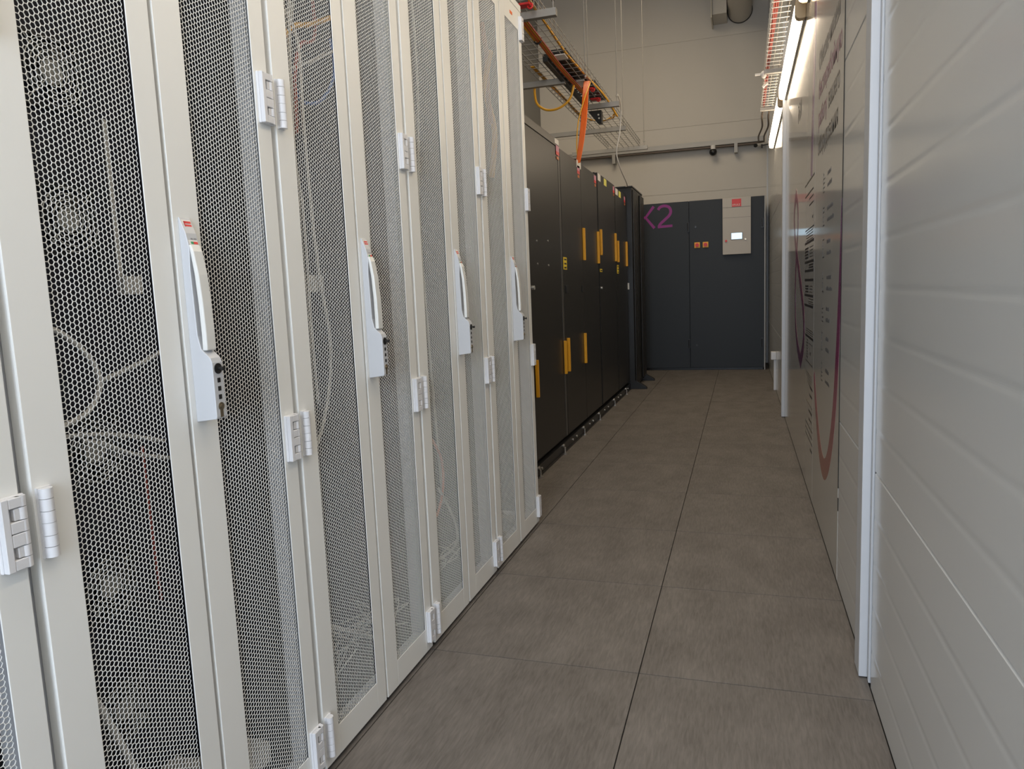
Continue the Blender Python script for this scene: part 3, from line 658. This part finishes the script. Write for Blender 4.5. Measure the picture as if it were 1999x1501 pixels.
# small grey captions and icons beside the diagrams
ic = MB(); R = random.Random(11)
for z, wd in ((1.43, .12), (1.30, .18), (1.175, .12), (1.04, .16), (0.92, .11), (0.805, .10), (0.68, .12)):
    for k in (0, 1):
        y = 3.075; zz = z - k * 0.042
        while y > 3.075 - wd * (1 if k == 0 else 1.2):
            l = R.uniform(.006, .013); hgt = R.uniform(.010, .017)
            ic.mi = 0; ic.box((XP - .0004, y - l, zz), (XP, y, zz + hgt)); y -= l + .004
    for q in range(5):
        ic.box((XP - .0004, 3.16 + R.uniform(0, .05), z - .05 + q * .017), (XP, 3.225, z - .045 + q * .017))
    ic.box((XP - .0004, 3.222, z - .05), (XP, 3.226, z + .03))
ic.build('caption_marks', M_TXTG, t)

# ------------------------------------------------------------------ batten lamps on the right wall
def lamp(y0, y1, label):
    t = thing('batten_lamp', (0.285, (y0 + y1) / 2, 2.355), label, 'wall lamp', 'batten lamps in a line on the right wall')
    prof = [(0.2975, 2.358), (0.296, 2.357), (0.272, 2.357), (0.262, 2.364), (0.2585, 2.38), (0.2585, 2.43), (0.264, 2.450), (0.276, 2.459), (0.2975, 2.459)]
    MB().prism(prof, 1, y0 + 0.05, y1 - 0.012).build('diffuser', M_TUBE, t)
    cp_ = [(XW - 0.001, 2.355), (0.300, 2.352), (0.275, 2.352), (0.262, 2.358), (0.2555, 2.372), (0.2555, 2.436), (0.261, 2.456), (0.275, 2.464), (XW - 0.001, 2.464)]
    cp2 = [(x + (0.004 if x < .3 else 0), z) for x, z in cp_]
    bx((0.298, y0 + 0.05, 2.350), (XW - 0.0005, y1 - 0.012, 2.464), 'housing', M_GALV, t, bev=0.001)
    MB().prism(cp2, 1, y0, y0 + 0.05).build('end_cap', M_CAP, t, bev=0.003)
    MB().prism(cp2, 1, y1 - 0.012, y1).build('end_cap', M_CAP, t, bev=0.002)
    return t
lamp(4.158, 5.918, 'nearer lit batten lamp on the right wall, cut by the picture top')
lamp(6.114, 7.961, 'farther lit batten lamp on the right wall, ending above the two cameras')
for y, wd in ((2.20, 'next one before the two in the picture'), (0.24, 'one beside the camera'), (-1.72, 'one behind the camera')): lamp(y, y + 1.76, 'lit batten lamp on the right wall, the ' + wd)

# ------------------------------------------------------------------ wire mesh trays
def wires(name, parent, segs, r, m=M_GALV, **k):
    b = MB()
    for p, q in segs: b.cyl(p, q, r, 5)
    return b.build(name, m, parent, **k)
def rod(x, y, z0, label):
    t = thing('threaded_rod', (x, y, z0), label, 'rod', 'hanger rods for the left cable tray')
    MB().cyl((x, y, z0 - 0.02), (x, y, H), 0.004, 8).build('rod', M_GALV, t)
    MB().cyl((x, y, z0 - 0.012), (x, y, z0), 0.011, 6).cyl((x, y, z0 + 0.042), (x, y, z0 + 0.052), 0.011, 6).build('nut', M_STEEL, t)
tr = thing('wire_mesh_tray', (-1.26, 5.8, 2.6), 'zinc wire mesh cable tray hanging above the black cabinets', 'cable tray')
TX0, TX1, TY0, TY1, TZ = -1.44, -1.09, 3.10, 8.50, 2.60
seg = []
for i in range(7):
    x = TX0 + (TX1 - TX0) * i / 6; seg.append(((x, TY0, TZ), (x, TY1, TZ)))
for z in (TZ + 0.035, TZ + 0.07): seg += [((TX0, TY0, z), (TX0, TY1, z)), ((TX1, TY0, z), (TX1, TY1, z))]
wires('long_wires', tr, seg, 0.003, M_GALV)
y = TY0; seg = []
while y <= TY1 + 1e-6:
    seg += [((TX0, y, TZ - .004), (TX1, y, TZ - .004)), ((TX0 - .002, y, TZ), (TX0 - .002, y, TZ + 0.082)), ((TX1 + .002, y, TZ), (TX1 + .002, y, TZ + 0.082))]; y += 0.10
wires('cross_wires', tr, seg, 0.0025, M_GALV, kind='stuff')
def strut(x0, x1, y, z, label):
    t = thing('support_strut', ((x0+x1)/2, y, z), label, 'strut', 'grey strut channels under the cable trays')
    MB().prism([(y - .02, z), (y + .02, z), (y + .02, z + .04), (y + .012, z + .04), (y + .012, z + .008), (y - .012, z + .008), (y - .012, z + .04), (y - .02, z + .04)], 0, x0, x1).build('channel', M_GALV, t)
    MB().box((x1, y - .02, z), (x1 + .003, y + .02, z + .04)).build('end_plate', M_GALV, t); return t
strut(-1.46, -0.985, 4.18, 2.555, 'grey strut at the top edge of the picture, nearest the white racks')
strut(-1.85, -1.25, 5.52, 2.555, 'grey strut crossing behind the top of the yellow hanging loop')
strut(-1.275, -0.985, 6.38, 2.555, 'short grey strut just beside the orange cable drop, carrying the white cable')
strut(-1.85, -1.075, 7.35, 2.555, 'long grey strut below the curved yellow fibres')
strut(-1.85, -1.0, 8.45, 2.555, 'farthest grey strut at the end of the mesh tray')
rod(-1.00, 4.18, 2.595, 'hanger rod nearest the white racks, at the top edge of the picture')
rod(-1.095, 5.52, 2.595, 'hanger rod above the black splice trays, left of the white cable')
rod(-1.00, 6.38, 2.595, 'hanger rod next to the hanging white cable')
rod(-1.095, 7.35, 2.595, 'hanger rod between the white cable and the farthest rod')
rod(-1.035, 8.45, 2.595, 'farthest hanger rod, at the far end of the mesh tray')
rod(-1.19, 6.12, 2.56, 'short-looking blue-grey rod between the two red clamps')

# black splice boxes on the tray
t = thing('splice_tray', (-1.20, 5.65, 2.62), 'long black fibre splice tray with two white labels in the mesh tray', 'splice box')
bx((-1.275, 4.98, 2.565), (-1.240, 6.38, 2.615), 'side_bar', M_BLACK, t, bev=0.002)
bx((-1.240, 4.98, 2.607), (-1.115, 5.75, 2.635), 'plate', M_BLACK, t, bev=0.002)
bx((-1.19, 4.965, 2.590), (-1.12, 5.07, 2.5975), 'label_sticker', M_LABW, t); bx((-1.185, 5.62, 2.590), (-1.125, 5.80, 2.5975), 'label_sticker', M_LABW, t)
for i in range(10): MB().cyl((-1.240, 5.1 + i * .12, 2.59), (-1.232, 5.1 + i * .12, 2.59), 0.006, 8).build('screw', M_STEEL, t)
t = thing('splice_tray', (-1.12, 6.1, 2.62), 'smaller black splice box with silver screw beside the red clamps', 'splice box')
bx((-1.225, 5.83, 2.607), (-1.085, 6.33, 2.645), 'body', M_BLACK, t, bev=0.002); MB().cyl((-1.14, 6.12, 2.600), (-1.14, 6.12, 2.607), 0.012, 10).build('screw', M_CHROME, t)
t = thing('hanging_bracket', (-1.24, 6.66, 2.5), 'small black bracket hanging below the mesh tray behind the strut', 'bracket')
MB().prism([(-1.30, 2.60), (-1.18, 2.60), (-1.18, 2.49), (-1.215, 2.49)], 1, 6.62, 6.70).build('plate', M_BLACK, t, bev=0.002)
MB().cyl((-1.205, 6.615, 2.56), (-1.205, 6.62, 2.56), 0.008, 8).cyl((-1.20, 6.615, 2.53), (-1.20, 6.62, 2.53), 0.008, 8).build('screw', M_CHROME, t)
for (x, y, wh) in ((-1.14, 5.88, 'upper of the two beside the splice boxes'), (-1.155, 6.20, 'lower of the two beside the splice boxes'), (-1.13, 4.06, 'above the farthest white rack')):
    t = thing('red_clamp', (x, y, 2.585), 'red plastic clamp under the mesh tray, ' + wh, 'clamp', 'red clamps on the mesh tray')
    MB().box((x - .035, y - .03, 2.585), (x + .035, y + .03, 2.597)).build('plate', M_RED, t, bev=0.003)
    MB().torus((x + .03, y, 2.585), 0.014, 0.005, 1, 16, 6).build('eye', M_RED, t)

# cables of the left tray
for i in range(5):
    dx = 0.008 * i
    cable([(-1.225 + dx, 3.9, 2.618), (-1.215 + dx, 4.6, 2.585), (-1.222 + dx, 5.2, 2.58), (-1.215 + dx, 5.8, 2.582), (-1.205 + dx*.4, 6.02, 2.585)], 0.0045, (M_ORD, M_ORA, M_ORD, M_FIB, M_REDC)[i], 'single fibre of the orange bundle running along the mesh tray', 'orange fibre bundle on the tray', n=6)
cable([(-1.235, 3.9, 2.63), (-1.228, 4.3, 2.60), (-1.23, 4.66, 2.59)], 0.008, M_FIB, 'short yellow fibre bundle ending at a black tie near the top of the picture')
cable([(-1.10, 3.6, 2.62), (-1.105, 4.3, 2.612), (-1.12, 5.0, 2.61), (-1.10, 5.6, 2.61), (-1.075, 6.2, 2.61), (-1.06, 6.75, 2.56)], 0.008, M_FIB, 'yellow-white fibre bundle along the right side of the mesh tray')
MB().torus((-1.21, 4.62, 2.59), 0.022, 0.006, 1, 16, 6).build('cable_tie', M_BLACK, label='black tie round the orange fibres near the top of the picture', cat='cable tie')
for i in range(6):
    R = random.Random(i); o = lambda: R.uniform(-.012, .012)
    cable([(-1.41 + o(), 5.2, 2.612), (-1.40 + o(), 5.9, 2.612), (-1.40 + o(), 6.5, 2.612), (-1.39 + o(), 6.85, 2.612), (-1.33 + o(), 7.05, 2.612), (-1.24, 7.1 + o(), 2.612), (-1.14, 7.0 + 3*o(), 2.612), (-1.10, 6.85 + 3*o(), 2.63)], 0.0045, M_FIB, 'yellow fibre on the left of the mesh tray, turning across at its far end', 'yellow fibres in the mesh tray', n=5)
cable([(-1.50, 5.60, 2.62), (-1.505, 5.6, 2.54), (-1.49, 5.6, 2.46), (-1.43, 5.6, 2.41), (-1.36, 5.6, 2.40), (-1.29, 5.6, 2.42), (-1.23, 5.6, 2.47), (-1.20, 5.6, 2.56)], 0.009, M_FIB, 'thick yellow cable hanging in a loop below the mesh tray')
for i in range(5):
    dx = 0.008 * (i - 2)
    cable([(-1.12 + dx, 5.7, 2.60), (-1.075 + dx, 5.45, 2.52), (-1.05 + dx, 5.27, 2.38), (-1.056 + dx, 5.22, 2.2), (-1.075 + dx*.8, 5.2, 2.05), (-1.10 + dx*.6, 5.2, 1.925)], 0.0062, M_ORA, 'bright orange cable dropping from the tray to the second black cabinet', 'orange cable drop', n=6)
cable([(-1.10, 5.7, 2.60), (-1.04, 5.40, 2.5), (-1.045, 5.22, 2.36), (-1.09, 5.2, 2.2), (-1.105, 5.2, 2.05), (-1.10, 5.2, 1.935)], 0.0045, M_FIB, 'thin yellow cable dropping beside the bright orange ones')
cable([(-1.00, 6.42, 2.66), (-0.995, 6.5, 2.63), (-1.00, 6.58, 2.56), (-1.02, 6.6, 2.38), (-1.05, 6.6, 2.22), (-1.035, 6.7, 2.10), (-1.05, 7.2, 2.02), (-1.12, 7.55, 2.045)], 0.0055, M_WCAB, 'white cable hanging from the strut end to the top of the ribbed black rack')

# right-hand tray with red cables
t = thing('wire_mesh_tray', (0.22, 5.2, 2.65), 'wire mesh tray with bright rungs and red cables above the right wall lamps', 'cable tray')
seg = []
for x in (0.175, 0.225, 0.268): seg.append(((x, 3.0, 2.65), (x, 7.42, 2.65)))
for z in (2.69, 2.73): seg += [((0.172, 3.0, z), (0.172, 7.42, z))]
wires('long_wires', t, seg, 0.003, M_STEEL)
seg = []; y = 3.05
while y < 7.4:
    seg += [((0.170, y, 2.645), (0.280, y, 2.645)), ((0.170, y, 2.645), (0.170, y, 2.74))]; y += 0.094
wires('cross_wires', t, seg, 0.0032, mat('bright_wire', (0.75, 0.72, 0.65), 0.3, 0.6), kind='stuff')
for y, wd in ((6.15, 'nearer'), (7.42, 'farther')):
    q = thing('tray_bracket', (0.25, y, 2.62), 'pale wall bracket under the red-cable tray, the %s one' % wd, 'bracket')
    MB().box((0.165, y - .02, 2.61), (0.311, y + .02, 2.64)).box((0.305, y - .02, 2.52), (0.311, y + .02, 2.61)).build('arm', M_GALV, q, bev=0.001)
for i in range(5):
    R = random.Random(40 + i); o = lambda: R.uniform(-.012, .012)
    pts = [(0.188 + .007 * (i % 3) + o() * .5, y, 2.665 + 0.011 * (i // 2) + o()) for y in (3.0, 3.6, 4.2, 4.8, 5.4, 6.0, 6.6, 7.2, 7.5)]
    cable(pts, 0.0055, M_REDC, 'red cable lying in the right-hand mesh tray', 'red cables in the right-hand tray', n=6)
for i in range(2):
    x = 0.20 + i * .06
    cable([(x, 7.45, 2.66), (x - .01, 7.9, 2.665), (x + .005, 8.4, 2.66), (x - .02, 8.9, 2.66), (x - .01, 9.4, 2.70), (x, 9.86, 2.76)], 0.009, mat('brown_cable', (0.13, 0.10, 0.08), 0.5), ('left' if i == 0 else 'right') + '-hand brown conduit running from the red-cable tray to the end wall')
t = thing('nozzle', (0.15, 6.33, 2.66), 'small white T-shaped nozzle left of the red-cable tray', 'nozzle')
MB().cyl((0.10, 6.33, 2.66), (0.155, 6.33, 2.66), 0.009, 10).build('spout', M_LABW, t); MB().sphere((0.165, 6.33, 2.655), 0.024, 12, 8, 1.2).build('body', M_LABW, t)
MB().cyl((0.16, 6.50, 2.60), (0.20, 6.50, 2.63), 0.010, 10).build('elbow', M_LABW, t)

# ------------------------------------------------------------------ end wall fittings
t = thing('wall_cable_tray', (-1.2, YE, 2.74), 'grey perforated cable tray running along the end wall above the cooling cabinet', 'cable tray')
bx((-2.58, YE - 0.12, 2.765), (0.27, YE, 2.772), 'base', M_GALV, t); bx((-2.58, YE - 0.122, 2.765), (0.27, YE - 0.118, 2.825), 'side', M_GALV, t)
for i, x in enumerate((-2.2, -1.60, -0.07)): bx((x - .02, YE - 0.125, 2.655), (x + .02, YE, 2.765), 'bracket', M_GALV, t)
MB().tube(smooth([(-2.58, YE - .10, 2.755), (-1.2, YE - .10, 2.750), (-0.3, YE - .10, 2.745), (0.25, YE - .10, 2.745)], 6), 0.014, 8).build('conduit', mat('brown_cable', (0.13, 0.10, 0.08)), t)
t = thing('dome_camera', (-0.345, YE - .11, 2.72), 'round black dome camera hanging from the end wall tray', 'camera')
MB().cyl((-0.345, YE - .11, 2.715), (-0.345, YE - .11, 2.765), 0.030, 16).build('mount', M_LABW, t); MB().sphere((-0.345, YE - .11, 2.685), 0.046, 16, 10).build('dome', M_BLACK, t)
t = thing('bullet_camera', (0.19, 9.3, 2.60), 'white bullet camera with black lens near the end of the far lamp', 'camera')
MB().cyl((0.155, 9.05, 2.585), (0.245, 9.30, 2.635), 0.018, 12).build('body', M_LABW, t); MB().cyl((0.148, 9.03, 2.581), (0.155, 9.05, 2.585), 0.021, 12).build('lens', M_BLACK, t)
MB().cyl((0.245, 9.30, 2.635), (0.306, 9.40, 2.66), 0.008, 8).build('arm', M_LABW, t)
t = thing('spot_bracket', (0.26, 8.6, 2.50), 'thin black bracket with two short downward ends, just beyond the far lamp', 'bracket')
MB().cyl((0.205, 8.6, 2.503), (0.31, 8.6, 2.515), 0.006, 8).build('arm', M_BLACK, t)
for x in (0.207, 0.28): MB().cyl((x, 8.6, 2.475), (x, 8.6, 2.515), 0.009, 10).build('head', M_BLACK, t)
MB().cyl((0.28, 8.6, 2.51), (0.28, 8.6, 2.56), 0.006, 8).build('stem', M_BLACK, t)
t = thing('air_duct', (-0.02, 9.2, 4.2), 'round air duct entering the end wall near the ceiling', 'duct')
MB().cyl((-0.02, 7.2, 4.36), (-0.02, YE, 4.36), 0.142, 40).build('pipe', M_DUCT, t)
MB().torus((-0.02, YE - .012, 4.36), 0.143, 0.008, 1, 40, 6).build('seal_ring', mat('seal_black', (0.03, 0.028, 0.025), 0.6), t)
t = thing('box_duct', (-0.25, 9.6, 4.2), 'grey rectangular duct with a pale flange beside the round duct', 'duct')
bx((-0.335, 9.55, 4.235), (-0.17, YE, 4.75), 'duct', M_DUCT, t, bev=0.003); bx((-0.350, 9.5, 4.19), (-0.337, YE, 4.8), 'flange', mat('flange', (0.5, 0.47, 0.4), 0.4), t)
# socket box on a leg by the right wall
t = thing('floor_socket_box', (0.29, 7.4, 0), 'small white socket box on a slim leg against the right wall beyond the second post', 'socket box')
bx((0.264, 7.38, 0.296), (0.3105, 7.47, 0.370), 'box', M_HINGE, t, bev=0.003); bx((0.290, 7.40, 0.0), (0.3105, 7.44, 0.296), 'leg', M_HINGE, t, bev=0.002)
